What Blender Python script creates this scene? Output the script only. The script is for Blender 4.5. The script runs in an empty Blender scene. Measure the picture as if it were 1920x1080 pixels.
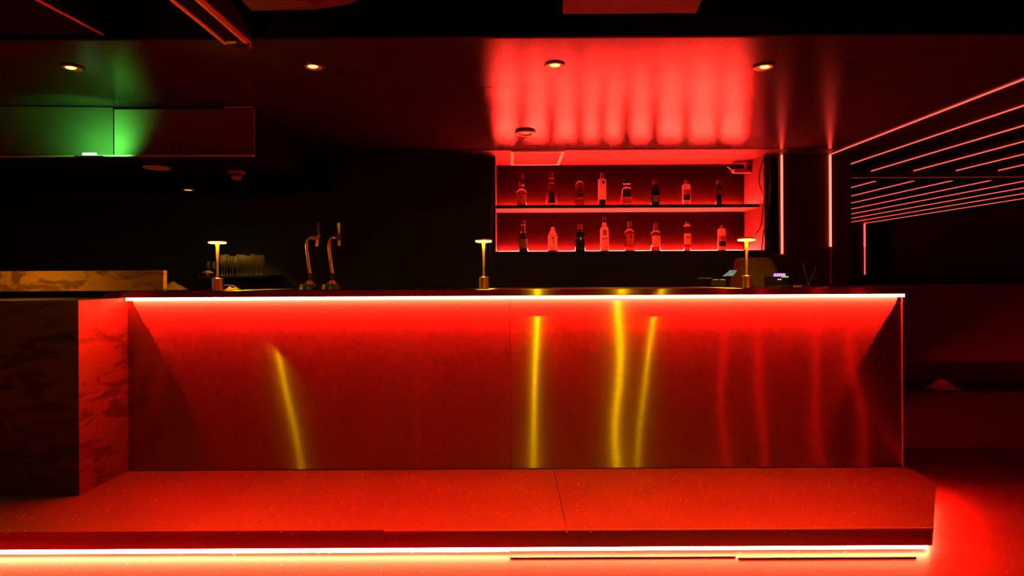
import bpy, bmesh, math, random
from mathutils import Vector, Matrix

random.seed(7)
S = bpy.context.scene
C = S.collection

# ------------------------------------------------------------------ camera, world, exposure
EYE = 1.294                 # eye height above the lounge floor
F = 1080.0                  # focal length in pixels of the 1920 x 1080 frame
CX, CY = 960.0, 522.0       # principal point (horizon)
ROLL = 0.005
RIGHT = Vector((math.cos(ROLL), 0, -math.sin(ROLL)))
UP = Vector((math.sin(ROLL), 0, math.cos(ROLL)))
FWD = Vector((0, 1, 0))
cam_data = bpy.data.cameras.new('camera')
cam_data.sensor_width = 36.0
cam_data.lens = 36.0 * F / 1920.0
cam_data.shift_y = (CY - 540.0) / 1920.0
cam_data.clip_start = 0.05
cam = bpy.data.objects.new('camera', cam_data)
m = Matrix.Identity(4)
for i, v in enumerate((RIGHT, UP, -FWD)):
    m[0][i], m[1][i], m[2][i] = v
m.translation = (0, 0, EYE)
cam.matrix_world = m
C.objects.link(cam)
S.camera = cam

world = bpy.data.worlds.new('world')
world.use_nodes = True
world.node_tree.nodes['Background'].inputs[0].default_value = (0.001, 0.0003, 0.0002, 1)
world.node_tree.nodes['Background'].inputs[1].default_value = 1.0
S.world = world

S.view_settings.view_transform = 'Standard'
S.view_settings.look = 'None'
S.view_settings.gamma = 1.0
S.view_settings.use_curve_mapping = False
S.view_settings.exposure = 0.0
cy = S.cycles
cy.use_denoising = True
cy.use_adaptive_sampling = False
cy.max_bounces = 8
cy.diffuse_bounces = 4
cy.glossy_bounces = 4
cy.transmission_bounces = 8
cy.transparent_max_bounces = 8
cy.sample_clamp_indirect = 10.0
cy.caustics_reflective = False
cy.caustics_refractive = True

# light levels (one place to tune them)
BAR_LED = (900.0, 6.5, 2.6)
STEP_LED = (3600.0, 20.0, 7.5)
SHELF_LED = (1100.0, 29.0, 18.0)
NEON = (9.0, 0.42, 0.26)
WARM = (1.0, 0.50, 0.055)


def at(u, v, d):
    """the point seen at pixel (u, v) of the photograph, d metres ahead of the camera"""
    return Vector((0, 0, EYE)) + d * (FWD + RIGHT * ((u - CX) / F) + UP * (-(v - CY) / F))


# ------------------------------------------------------------------ materials
def new_mat(name):
    mt = bpy.data.materials.new(name)
    mt.use_nodes = True
    nt = mt.node_tree
    nt.nodes.clear()
    out = nt.nodes.new('ShaderNodeOutputMaterial')
    return mt, nt, out


def nd(nt, t, **kw):
    n = nt.nodes.new(t)
    for k, v in kw.items():
        if hasattr(n, k):
            setattr(n, k, v)
        else:
            n.inputs[k].default_value = v
    return n


def pbsdf(name, color, rough=0.5, metal=0.0, ior=1.5, noise=0.0, nscale=20.0, bump=0.0, trans=0.0, coat=0.0, spec=0.5):
    mt, nt, out = new_mat(name)
    b = nt.nodes.new('ShaderNodeBsdfPrincipled')
    b.inputs['Base Color'].default_value = (*color, 1)
    b.inputs['Roughness'].default_value = rough
    b.inputs['Metallic'].default_value = metal
    b.inputs['IOR'].default_value = ior
    b.inputs['Transmission Weight'].default_value = trans
    b.inputs['Coat Weight'].default_value = coat
    b.inputs['Specular IOR Level'].default_value = spec
    nt.links.new(b.outputs[0], out.inputs[0])
    if noise or bump:
        tc = nt.nodes.new('ShaderNodeTexCoord')
        n = nd(nt, 'ShaderNodeTexNoise')
        n.inputs['Scale'].default_value = nscale
        n.inputs['Detail'].default_value = 5
        nt.links.new(tc.outputs['Object'], n.inputs['Vector'])
        if noise:
            r = nt.nodes.new('ShaderNodeValToRGB')
            r.color_ramp.elements[0].position = 0.3
            r.color_ramp.elements[1].position = 0.7
            r.color_ramp.elements[0].color = (*[c * (1 - noise) for c in color], 1)
            r.color_ramp.elements[1].color = (*[min(1, c * (1 + noise)) for c in color], 1)
            nt.links.new(n.outputs['Fac'], r.inputs[0])
            nt.links.new(r.outputs[0], b.inputs['Base Color'])
        if bump:
            bp = nt.nodes.new('ShaderNodeBump')
            bp.inputs['Strength'].default_value = bump
            bp.inputs['Distance'].default_value = 0.01
            nt.links.new(n.outputs['Fac'], bp.inputs['Height'])
            nt.links.new(bp.outputs[0], b.inputs['Normal'])
    return mt


def emit(name, rgb, strength=1.0):
    mt, nt, out = new_mat(name)
    e = nt.nodes.new('ShaderNodeEmission')
    mx = max(rgb)
    e.inputs[0].default_value = (*[c / mx for c in rgb], 1)
    e.inputs[1].default_value = mx * strength
    nt.links.new(e.outputs[0], out.inputs[0])
    return mt


def brushed(name, color, rough=0.206, aniso=0.884, grain=0.075):
    """horizontally brushed sheet metal: highlights stretch upright, stay narrow sideways"""
    mt, nt, out = new_mat(name)
    g = nt.nodes.new('ShaderNodeBsdfAnisotropic')
    g.distribution = 'GGX'
    g.inputs['Roughness'].default_value = rough
    g.inputs['Anisotropy'].default_value = aniso
    tg = nt.nodes.new('ShaderNodeCombineXYZ')
    tg.inputs[0].default_value = 1.0
    nt.links.new(tg.outputs[0], g.inputs['Tangent'])
    tc = nt.nodes.new('ShaderNodeTexCoord')
    mp = nt.nodes.new('ShaderNodeMapping')
    mp.inputs['Scale'].default_value = (0.7, 1.0, 170.0)
    n = nd(nt, 'ShaderNodeTexNoise')
    n.inputs['Scale'].default_value = 1.0
    n.inputs['Detail'].default_value = 4
    nt.links.new(tc.outputs['Object'], mp.inputs[0])
    nt.links.new(mp.outputs[0], n.inputs['Vector'])
    r = nt.nodes.new('ShaderNodeValToRGB')
    r.color_ramp.elements[0].position = 0.3
    r.color_ramp.elements[1].position = 0.7
    r.color_ramp.elements[0].color = (*[c * (1 - grain) for c in color], 1)
    r.color_ramp.elements[1].color = (*[c * (1 + grain) for c in color], 1)
    nt.links.new(n.outputs['Fac'], r.inputs[0])
    nt.links.new(r.outputs[0], g.inputs['Color'])
    # a second, softer lobe: the halo beside each sharp streak
    g2 = nt.nodes.new('ShaderNodeBsdfAnisotropic')
    g2.distribution = 'GGX'
    g2.inputs['Roughness'].default_value = rough * 1.3
    g2.inputs['Anisotropy'].default_value = max(0.0, aniso - 0.09)
    nt.links.new(tg.outputs[0], g2.inputs['Tangent'])
    nt.links.new(r.outputs[0], g2.inputs['Color'])
    mx = nt.nodes.new('ShaderNodeMixShader')
    mx.inputs[0].default_value = 0.4
    nt.links.new(g.outputs[0], mx.inputs[1])
    nt.links.new(g2.outputs[0], mx.inputs[2])
    nt.links.new(mx.outputs[0], out.inputs[0])
    return mt


def terrazzo(name, base, rough=0.5):
    mt, nt, out = new_mat(name)
    b = nt.nodes.new('ShaderNodeBsdfPrincipled')
    b.inputs['Roughness'].default_value = rough
    tc = nt.nodes.new('ShaderNodeTexCoord')
    v = nd(nt, 'ShaderNodeTexVoronoi')
    v.inputs['Scale'].default_value = 75.0
    nt.links.new(tc.outputs['Object'], v.inputs['Vector'])
    # only a few cells carry a pale chip
    sep = nt.nodes.new('ShaderNodeSeparateColor')
    nt.links.new(v.outputs['Color'], sep.inputs[0])
    gt = nd(nt, 'ShaderNodeMath', operation='GREATER_THAN')
    gt.inputs[1].default_value = 0.86
    nt.links.new(sep.outputs[0], gt.inputs[0])
    lt = nd(nt, 'ShaderNodeMath', operation='LESS_THAN')
    nt.links.new(v.outputs['Distance'], lt.inputs[0])
    ml0 = nd(nt, 'ShaderNodeMath', operation='MULTIPLY')
    ml0.inputs[1].default_value = 0.24
    nt.links.new(sep.outputs[1], ml0.inputs[0])
    nt.links.new(ml0.outputs[0], lt.inputs[1])
    ml = nd(nt, 'ShaderNodeMath', operation='MULTIPLY')
    nt.links.new(gt.outputs[0], ml.inputs[0])
    nt.links.new(lt.outputs[0], ml.inputs[1])
    n = nd(nt, 'ShaderNodeTexNoise')
    n.inputs['Scale'].default_value = 3.0
    n.inputs['Detail'].default_value = 8
    nt.links.new(tc.outputs['Object'], n.inputs['Vector'])
    r = nt.nodes.new('ShaderNodeValToRGB')
    r.color_ramp.elements[0].position = 0.3
    r.color_ramp.elements[1].position = 0.75
    r.color_ramp.elements[0].color = (*[c * 0.8 for c in base], 1)
    r.color_ramp.elements[1].color = (*[c * 1.25 for c in base], 1)
    nt.links.new(n.outputs['Fac'], r.inputs[0])
    mx = nd(nt, 'ShaderNodeMix', data_type='RGBA')
    nt.links.new(ml.outputs[0], mx.inputs[0])
    nt.links.new(r.outputs[0], mx.inputs[6])
    mx.inputs[7].default_value = (0.9, 0.9, 0.88, 1)
    nt.links.new(mx.outputs[2], b.inputs['Base Color'])
    nt.links.new(b.outputs[0], out.inputs[0])
    return mt


def plaster(name, light, dark):
    """trowelled plaster with drawn-out darker flakes"""
    mt, nt, out = new_mat(name)
    b = nt.nodes.new('ShaderNodeBsdfPrincipled')
    b.inputs['Roughness'].default_value = 0.55
    tc = nt.nodes.new('ShaderNodeTexCoord')
    mp = nt.nodes.new('ShaderNodeMapping')
    mp.inputs['Scale'].default_value = (2.2, 2.2, 7.0)
    nt.links.new(tc.outputs['Object'], mp.inputs[0])
    n = nd(nt, 'ShaderNodeTexNoise')
    n.inputs['Scale'].default_value = 1.6
    n.inputs['Detail'].default_value = 7
    n.inputs['Roughness'].default_value = 0.6
    n.inputs['Distortion'].default_value = 0.8
    nt.links.new(mp.outputs[0], n.inputs['Vector'])
    r = nt.nodes.new('ShaderNodeValToRGB')
    r.color_ramp.elements[0].position = 0.45
    r.color_ramp.elements[1].position = 0.52
    r.color_ramp.elements[0].color = (*dark, 1)
    r.color_ramp.elements[1].color = (*light, 1)
    nt.links.new(n.outputs['Fac'], r.inputs[0])
    nt.links.new(r.outputs[0], b.inputs['Base Color'])
    bp = nt.nodes.new('ShaderNodeBump')
    bp.inputs['Strength'].default_value = 0.5
    bp.inputs['Distance'].default_value = 0.012
    nt.links.new(n.outputs['Fac'], bp.inputs['Height'])
    nt.links.new(bp.outputs[0], b.inputs['Normal'])
    nt.links.new(b.outputs[0], out.inputs[0])
    return mt


def frosted(name, color, tr=0.6):
    mt, nt, out = new_mat(name)
    d = nt.nodes.new('ShaderNodeBsdfDiffuse')
    t = nt.nodes.new('ShaderNodeBsdfTranslucent')
    d.inputs[0].default_value = (*color, 1)
    t.inputs[0].default_value = (*color, 1)
    mx = nt.nodes.new('ShaderNodeMixShader')
    mx.inputs[0].default_value = tr
    nt.links.new(d.outputs[0], mx.inputs[1])
    nt.links.new(t.outputs[0], mx.inputs[2])
    g = nt.nodes.new('ShaderNodeBsdfGlossy')
    g.inputs['Roughness'].default_value = 0.25
    m2 = nt.nodes.new('ShaderNodeMixShader')
    m2.inputs[0].default_value = 0.06
    nt.links.new(mx.outputs[0], m2.inputs[1])
    nt.links.new(g.outputs[0], m2.inputs[2])
    nt.links.new(m2.outputs[0], out.inputs[0])
    return mt


def satin(name, color, rough, sheen):
    mt, nt, out = new_mat(name)
    d = nt.nodes.new('ShaderNodeBsdfDiffuse')
    g = nt.nodes.new('ShaderNodeBsdfGlossy')
    g.distribution = 'BECKMANN'
    g.inputs['Roughness'].default_value = rough
    tc = nt.nodes.new('ShaderNodeTexCoord')
    n = nd(nt, 'ShaderNodeTexNoise')
    n.inputs['Scale'].default_value = 4.0
    n.inputs['Detail'].default_value = 5
    nt.links.new(tc.outputs['Object'], n.inputs['Vector'])
    r = nt.nodes.new('ShaderNodeValToRGB')
    r.color_ramp.elements[0].color = (*[c * 0.8 for c in color], 1)
    r.color_ramp.elements[1].color = (*[c * 1.2 for c in color], 1)
    nt.links.new(n.outputs['Fac'], r.inputs[0])
    nt.links.new(r.outputs[0], d.inputs[0])
    bp = nt.nodes.new('ShaderNodeBump')
    bp.inputs['Strength'].default_value = 0.02
    bp.inputs['Distance'].default_value = 0.01
    nt.links.new(n.outputs['Fac'], bp.inputs['Height'])
    nt.links.new(bp.outputs[0], g.inputs['Normal'])
    mx = nt.nodes.new('ShaderNodeMixShader')
    fr = nt.nodes.new('ShaderNodeFresnel')
    fr.inputs['IOR'].default_value = 1.5
    ml = nd(nt, 'ShaderNodeMath', operation='MULTIPLY')
    ml.inputs[1].default_value = sheen
    nt.links.new(fr.outputs[0], ml.inputs[0])
    nt.links.new(ml.outputs[0], mx.inputs[0])
    nt.links.new(d.outputs[0], mx.inputs[1])
    nt.links.new(g.outputs[0], mx.inputs[2])
    nt.links.new(mx.outputs[0], out.inputs[0])
    return mt


def dotted(name, base, hole, scale):
    mt, nt, out = new_mat(name)
    b = nt.nodes.new('ShaderNodeBsdfPrincipled')
    b.inputs['Roughness'].default_value = 0.6
    tc = nt.nodes.new('ShaderNodeTexCoord')
    v = nd(nt, 'ShaderNodeTexVoronoi')
    v.inputs['Scale'].default_value = scale
    v.inputs['Randomness'].default_value = 0.0
    nt.links.new(tc.outputs['Object'], v.inputs['Vector'])
    lt = nd(nt, 'ShaderNodeMath', operation='LESS_THAN')
    lt.inputs[1].default_value = 0.3
    nt.links.new(v.outputs['Distance'], lt.inputs[0])
    mx = nd(nt, 'ShaderNodeMix', data_type='RGBA')
    nt.links.new(lt.outputs[0], mx.inputs[0])
    mx.inputs[6].default_value = (*base, 1)
    mx.inputs[7].default_value = (*hole, 1)
    nt.links.new(mx.outputs[2], b.inputs['Base Color'])
    nt.links.new(b.outputs[0], out.inputs[0])
    return mt


M = {
    'floor': terrazzo('floor_terrazzo', (0.085, 0.04, 0.04), 0.45),
    'step': terrazzo('step_terrazzo', (0.062, 0.026, 0.026), 0.55),
    'black': pbsdf('black_paint', (0.015, 0.014, 0.014), 0.6),
    'fascia': pbsdf('deep_black_felt', (0.004, 0.003, 0.003), 0.95, spec=0.05),
    'blackwall': pbsdf('black_wall_paint', (0.012, 0.010, 0.010), 0.8, noise=0.25, nscale=3.0),
    'ceiling': satin('satin_black_ceiling', (0.035, 0.030, 0.029), 0.25, 0.55),
    'niche': pbsdf('niche_paint', (0.055, 0.010, 0.009), 0.6, noise=0.12, nscale=6.0),
    'shelfpaint': pbsdf('pale_shelf_paint', (0.20, 0.15, 0.14), 0.6),
    'nichewall': pbsdf('niche_back_paint', (0.018, 0.003, 0.003), 0.7, noise=0.1, nscale=5.0, spec=0.04),
    'panel': brushed('brushed_steel', (0.36, 0.35, 0.34)),
    'slab': brushed('brushed_steel_top', (0.38, 0.36, 0.35), rough=0.22, aniso=0.85),
    'duct': pbsdf('duct_sheet_metal', (0.20, 0.21, 0.20), 0.55, metal=0.2, noise=0.12, nscale=4.0),
    'trim': pbsdf('trim_metal', (0.75, 0.72, 0.70), 0.35, metal=0.6),
    'riser': pbsdf('riser_black_tile', (0.05, 0.05, 0.05), 0.3),
    'plaster_lamplit': plaster('lamplit_rough_plaster', (0.62, 0.38, 0.14), (0.24, 0.12, 0.04)),  # the pier's plaster again, lamp glow put into a lighter, warmer colour
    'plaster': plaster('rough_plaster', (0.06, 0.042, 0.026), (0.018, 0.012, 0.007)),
    'chrome': pbsdf('chrome', (0.85, 0.72, 0.50), 0.28, metal=1.0),
    'gold': pbsdf('brushed_brass', (0.85, 0.60, 0.22), 0.30, metal=0.88),
    'goldstem': pbsdf('satin_brass', (0.80, 0.62, 0.30), 0.45, metal=0.7),
    'dark_metal': pbsdf('dark_metal', (0.06, 0.055, 0.05), 0.4, metal=0.8),
    'darkplastic': pbsdf('dark_plastic', (0.012, 0.012, 0.012), 0.6, spec=0.2),
    'reflector': pbsdf('lamp_reflector', (0.75, 0.60, 0.18), 0.5, metal=0.5),
    'white': pbsdf('white_plastic', (0.75, 0.73, 0.70), 0.5),
    'copper': pbsdf('copper_edge', (0.70, 0.36, 0.14), 0.5),
    'cloth': pbsdf('beige_cloth', (0.55, 0.45, 0.30), 0.9, noise=0.15, nscale=60),
    'browncloth': pbsdf('brown_cloth', (0.20, 0.12, 0.07), 0.9, noise=0.15, nscale=40),
    'curtain': pbsdf('dark_curtain', (0.03, 0.026, 0.026), 0.8),
    'seatcloth': pbsdf('dark_red_upholstery', (0.10, 0.05, 0.05), 0.9),
    'cable': pbsdf('black_cable', (0.02, 0.02, 0.02), 0.5),
    'clear': pbsdf('clear_glass', (0.97, 0.95, 0.93), 0.02, ior=1.45, trans=1.0),
    'stemware': pbsdf('wine_glass', (0.98, 0.96, 0.94), 0.14, ior=1.5, trans=0.9),
    'amber': pbsdf('amber_spirit', (0.85, 0.45, 0.30), 0.05, ior=1.4, trans=1.0),
    'darkglass': pbsdf('dark_bottle_glass', (0.02, 0.015, 0.015), 0.12),
    'frost': frosted('frosted_white_glass', (0.95, 0.92, 0.89), 0.8),
    'frostred': frosted('frosted_tinted_glass', (0.75, 0.45, 0.40), 0.65),
    'paper': frosted('paper_label', (0.85, 0.78, 0.70), 0.6),
    'ochre': pbsdf('ochre_label', (0.50, 0.30, 0.10), 0.6),
    'darklabel': pbsdf('dark_label', (0.03, 0.02, 0.02), 0.5),
    'redlabel': frosted('red_label', (0.60, 0.12, 0.08), 0.3),
    'cap': pbsdf('bottle_cap', (0.30, 0.14, 0.12), 0.25, metal=0.5),
    'darkcap': pbsdf('dark_bottle_cap', (0.03, 0.025, 0.025), 0.25),
    'print': pbsdf('dark_print', (0.05, 0.02, 0.02), 0.6),
    'bar_led': emit('counter_led', BAR_LED),
    'step_led': emit('step_led', STEP_LED),
    'shelf_led': emit('shelf_led', SHELF_LED),
    'neon': emit('red_neon', NEON),
    'neon_dim': emit('red_neon_dim', (2.0, 0.12, 0.10)),
    'neon_lone': emit('red_neon_lone', (2.0, 0.02, 0.01)), 'neon_rear': emit('red_neon_rear', (12.0, 0.08, 0.04)), 'neon_thin': emit('red_neon_thin', (3.0, 0.2, 0.14)),
    'down_led': emit('downlight_led', (9.0, 3.4, 0.42)),
    'down_dim': emit('downlight_dim', (2.2, 1.2, 0.25)),
    'table_led': emit('table_lamp_led', (130.0, 50.0, 0.7)),
    'green_led': emit('green_led', (1.0, 3.2, 1.0)),
    'screen': None, 'purple': emit('purple_screen', (0.75, 0.35, 0.95)), 'lime': emit('lime_light', (0.45, 0.8, 0.08)),
    'perf': dotted('perforated_grille', (0.06, 0.05, 0.05), (0.01, 0.01, 0.01), 60.0),
    'brownpanel': pbsdf('brown_panel', (0.05, 0.04, 0.03), 0.85, noise=0.2, nscale=15),
    'offwhite_rim': pbsdf('pale_rim', (0.70, 0.62, 0.50), 0.5),
    'redpile': pbsdf('crumpled_red_paper', (0.6, 0.15, 0.12), 0.6),
}


def screen_mat():
    mt, nt, out = new_mat('tablet_screen')
    e = nt.nodes.new('ShaderNodeEmission')
    tc = nt.nodes.new('ShaderNodeTexCoord')
    br = nt.nodes.new('ShaderNodeTexBrick')
    br.inputs['Scale'].default_value = 22.0
    br.inputs['Color1'].default_value = (0.16, 0.22, 0.15, 1)
    br.inputs['Color2'].default_value = (0.30, 0.34, 0.22, 1)
    br.inputs['Mortar'].default_value = (0.05, 0.07, 0.06, 1)
    nt.links.new(tc.outputs['Object'], br.inputs['Vector'])
    nt.links.new(br.outputs[0], e.inputs[0])
    nt.links.new(e.outputs[0], out.inputs[0])
    return mt


M['screen'] = screen_mat()


# ------------------------------------------------------------------ mesh helpers
def obj(name, bm, mat, parent=None, smooth=False, loc=None):
    me = bpy.data.meshes.new(name)
    bmesh.ops.recalc_face_normals(bm, faces=bm.faces)
    bm.to_mesh(me)
    bm.free()
    if isinstance(mat, str):
        mat = M[mat]
    me.materials.append(mat)
    if smooth:
        for p in me.polygons:
            p.use_smooth = True
        try:
            me.set_sharp_from_angle(angle=math.radians(40))
        except Exception:
            pass
    o = bpy.data.objects.new(name, me)
    C.objects.link(o)
    if loc is not None:
        o.location = loc
    if parent is not None:
        o.parent = parent
    return o


def box_bm(x0, x1, y0, y1, z0, z1, bevel=0.0, bm=None):
    own = bm is None
    if own:
        bm = bmesh.new()
    vs = [bm.verts.new((x, y, z)) for z in (z0, z1) for (x, y) in ((x0, y0), (x1, y0), (x1, y1), (x0, y1))]
    for f in ((3, 2, 1, 0), (4, 5, 6, 7), (0, 1, 5, 4), (1, 2, 6, 5), (2, 3, 7, 6), (3, 0, 4, 7)):
        bm.faces.new([vs[i] for i in f])
    if bevel and own:
        bmesh.ops.bevel(bm, geom=bm.edges[:], offset=bevel, segments=2, affect='EDGES', profile=0.7)
    return bm


def box(name, x0, x1, y0, y1, z0, z1, mat, parent=None, bevel=0.0):
    return obj(name, box_bm(x0, x1, y0, y1, z0, z1, bevel), mat, parent)


def prism_bm(pts, z0, z1):
    bm = bmesh.new()
    lo = [bm.verts.new((x, y, z0)) for x, y in pts]
    hi = [bm.verts.new((x, y, z1)) for x, y in pts]
    bm.faces.new(lo[::-1])
    bm.faces.new(hi)
    n = len(pts)
    for i in range(n):
        bm.faces.new((lo[i], lo[(i + 1) % n], hi[(i + 1) % n], hi[i]))
    return bm


def lathe_bm(prof, n=20, sq=2.0, sy=1.0, bm=None, cx=0.0, cyy=0.0, cz=0.0, a0=0.0, a1=2 * math.pi):
    """profile [(r, z)] turned about z; sq > 2 makes the section squarer"""
    if bm is None:
        bm = bmesh.new()
    full = abs(a1 - a0 - 2 * math.pi) < 1e-6
    cols = n if full else n + 1
    rings = []
    for r, z in prof:
        ring = []
        for k in range(cols):
            a = a0 + (a1 - a0) * k / n
            c, s = math.cos(a), math.sin(a)
            q = (abs(c) ** sq + abs(s) ** sq) ** (-1.0 / sq)
            ring.append(bm.verts.new((cx + r * q * c, cyy + r * q * s * sy, cz + z)))
        rings.append(ring)
    for a, b in zip(rings, rings[1:]):
        for k in range(n):
            k2 = (k + 1) % cols
            bm.faces.new((a[k], a[k2], b[k2], b[k]))
    if full:
        if prof[0][0] > 1e-5:
            bm.faces.new(rings[0][::-1])
        if prof[-1][0] > 1e-5:
            bm.faces.new(rings[-1])
    return bm


def tube_bm(pts, rad, n=8, bm=None):
    if bm is None:
        bm = bmesh.new()
    pts = [Vector(p) for p in pts]
    rads = rad if isinstance(rad, (list, tuple)) else [rad] * len(pts)
    rings = []
    prev = None
    for i, p in enumerate(pts):
        if i == 0:
            t = pts[1] - p
        elif i == len(pts) - 1:
            t = p - pts[i - 1]
        else:
            t = pts[i + 1] - pts[i - 1]
        t.normalize()
        ref = prev if prev is not None else (Vector((0, 1, 0)) if abs(t.y) < 0.9 else Vector((1, 0, 0)))
        u = ref - t * ref.dot(t)
        u.normalize()
        prev = u
        w = t.cross(u)
        rings.append([bm.verts.new(p + (u * math.cos(2 * math.pi * k / n) + w * math.sin(2 * math.pi * k / n)) * rads[i]) for k in range(n)])
    for a, b in zip(rings, rings[1:]):
        for k in range(n):
            bm.faces.new((a[k], a[(k + 1) % n], b[(k + 1) % n], b[k]))
    bm.faces.new(rings[0][::-1])
    bm.faces.new(rings[-1])
    return bm


def smooth_path(pts, sub=6):
    pts = [Vector(p) for p in pts]
    out = []
    for i in range(len(pts) - 1):
        p0, p1, p2, p3 = pts[max(i - 1, 0)], pts[i], pts[i + 1], pts[min(i + 2, len(pts) - 1)]
        for k in range(sub):
            t = k / sub
            out.append(0.5 * ((2 * p1) + (p2 - p0) * t + (2 * p0 - 5 * p1 + 4 * p2 - p3) * t * t + (3 * p1 - p0 - 3 * p2 + p3) * t ** 3))
    out.append(pts[-1])
    return out


def empty(name, loc, label, cat, group=None):
    o = bpy.data.objects.new(name, None)
    o.empty_display_size = 0.05
    C.objects.link(o)
    o.location = loc
    return tag(o, label, cat, group)


def tag(o, label, cat, group=None, kind=None):
    o['label'] = label
    o['category'] = cat
    if group:
        o['group'] = group
    if kind:
        o['kind'] = kind
    return o


def struct(o, label=None):
    o['kind'] = 'structure'
    if label:
        o['label'] = label
    return o


def plane_bm(a, b, c, d):
    bm = bmesh.new()
    bm.faces.new([bm.verts.new(p) for p in (a, b, c, d)])
    return bm


# ------------------------------------------------------------------ the shell
ZC = EYE + 1.02            # low ceiling over the bar
Z_HI = EYE + 1.75          # high black ceiling of the lounge
SOF = 2.45                 # where the low ceiling starts
BACK = 4.80                # wall behind the bar
NB = 5.20                  # back of the bottle niche
NX0, NX1 = -0.135, 2.104   # sides of the niche
XL, XR = -4.2, 7.2
YB = -2.6
FAR = 11.0

struct(box('floor', XL, XR, YB, FAR, -0.1, 0.0, 'floor'), 'dark terrazzo floor with pale flecks')
struct(box('ceiling', XL, 2.83, SOF, 4.59, ZC, ZC + 0.12, 'ceiling'), 'satin black low ceiling above the bar')
cl2 = struct(box('ceiling.001', -0.9, 2.20, 4.59, NB + 0.1, ZC, ZC + 0.12, 'niche'), 'matt ceiling strip above the bottle shelves')
struct(box('ceiling.002', 2.83, XR, SOF, FAR, ZC, ZC + 0.12, 'black'), 'black ceiling of the side room with light lines')
struct(box('ceiling.003', XL, -0.9, 4.59, BACK + 0.1, ZC, ZC + 0.12, 'black'), 'black ceiling strip at the rear left')
struct(box('ceiling.004', 2.20, 2.83, 4.59, 5.75, ZC, ZC + 0.12, 'black'), 'black ceiling strip at the rear right')
struct(box('ceiling.005', XL, XR, YB, SOF, Z_HI, Z_HI + 0.1, 'black'), 'high black ceiling of the lounge')
struct(box('trim_1', XL, XR, SOF - 0.02, SOF, ZC, Z_HI, 'fascia'), 'black fascia above the edge of the low ceiling')
# rear wall around the niche
struct(box('wall_back', XL, NX0, BACK, BACK + 0.1, 0, ZC, 'blackwall'), 'black wall behind the bar, left of the shelves')
ZL = EYE + 0.226           # niche ledge
ZS = EYE + 0.620           # top of the upper shelf
struct(box('wall_back.001', NX0, NX1, BACK, BACK + 0.1, 0, ZL - 0.02, 'blackwall'), 'black wall under the bottle shelves')
struct(box('wall_back.002', NX1, 2.83, BACK, BACK + 0.75, 0, ZC, 'black'), 'black wall right of the shelves')
struct(box('wall_niche', NX0, NX1, NB, NB + 0.08, ZL - 0.1, ZC, 'nichewall'), 'dark rear wall of the lit bottle niche')
struct(box('wall_niche.001', NX0 - 0.06, NX0, BACK + 0.1, NB + 0.08, ZL - 0.1, ZC, 'niche'), 'left cheek of the bottle niche')
struct(box('wall_niche.002', NX1, NX1 + 0.03, BACK - 0.012, BACK - 0.0005, ZL - 0.02, ZC, 'niche'), 'right edge strip of the bottle niche')
struct(obj('wall_niche.003', plane_bm((NX1 - 0.004, BACK - 0.01, ZL), (NX1 - 0.004, NB, ZL), (NX1 - 0.004, NB, ZC), (NX1 - 0.004, BACK - 0.01, ZC)), 'niche'), 'right cheek of the bottle niche')
struct(box('wall_left', XL - 0.1, XL, YB, BACK + 0.1, 0, Z_HI, 'black'), 'black side wall')
struct(box('wall_right', XR, XR + 0.1, YB, FAR, 0, Z_HI, 'black'), 'black side wall of the far room')
struct(box('wall_front', XL, XR, YB - 0.1, YB, 0, Z_HI, 'black'), 'black wall behind the viewer')
struct(box('wall_far', 2.83, XR, FAR, FAR + 0.1, 0, ZC + 0.1, 'black'), 'far wall of the side room')
struct(box('wall_far.001', 2.75, 2.83, BACK + 0.75, FAR, 0, ZC + 0.1, 'black'), 'left wall of the side room')
zb = at(1690, 333, 5.55).z
struct(box('trim_2', 2.83, XR, 5.55, 5.75, zb, ZC, 'blackwall'), 'dark beam crossing the side room')
struct(box('trim_3', 2.83, XR, 5.545, 5.555, zb - 0.006, zb + 0.004, 'trim'), 'thin metal edge under the dark beam')

# leaning reveal strip left of the niche
bm = bmesh.new()
p = [at(925, 303, 4.78), at(929, 303, 4.78), at(922, 476, 4.78), at(916, 476, 4.78)]
q = [v + Vector((0, 0.015, 0)) for v in p]
fv = [bm.verts.new(v) for v in p]
bv = [bm.verts.new(v) for v in q]
bm.faces.new(fv); bm.faces.new(bv[::-1])
for i in range(4):
    bm.faces.new((fv[i], bv[i], bv[(i + 1) % 4], fv[(i + 1) % 4]))
struct(obj('trim_4', bm, 'niche'), 'slanting edge strip left of the bottle niche')

# dropped box at the upper left with sheet-metal face
DZ = EYE + 0.722
soff = box('soffit', XL, -1.504, 3.38, BACK, DZ, ZC, 'fascia')
struct(soff, 'dropped ceiling box over the left end of the bar')
xs = at(213, 240, 3.37).x
box('duct_panel', xs + 0.004, -1.504, 3.370, 3.378, DZ + 0.012, ZC - 0.02, 'duct', soff)
bm = plane_bm((-3.6, 3.30, DZ + 0.012), (xs - 0.003, 3.371, DZ + 0.012), (xs - 0.003, 3.371, ZC - 0.008), (-3.6, 3.30, ZC - 0.008))
bmesh.ops.solidify(bm, geom=bm.faces[:], thickness=0.006)
obj('duct_panel', bm, 'duct', soff)
box('bottom_lip', XL, -1.504, 3.350, 3.379, DZ - 0.001, DZ + 0.008, 'trim', soff)
x0 = at(420, 198, 3.36).x
box('edge_strip', x0, -1.510, 3.355, 3.369, ZC - 0.016, ZC - 0.010, 'offwhite_rim', soff)
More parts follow.
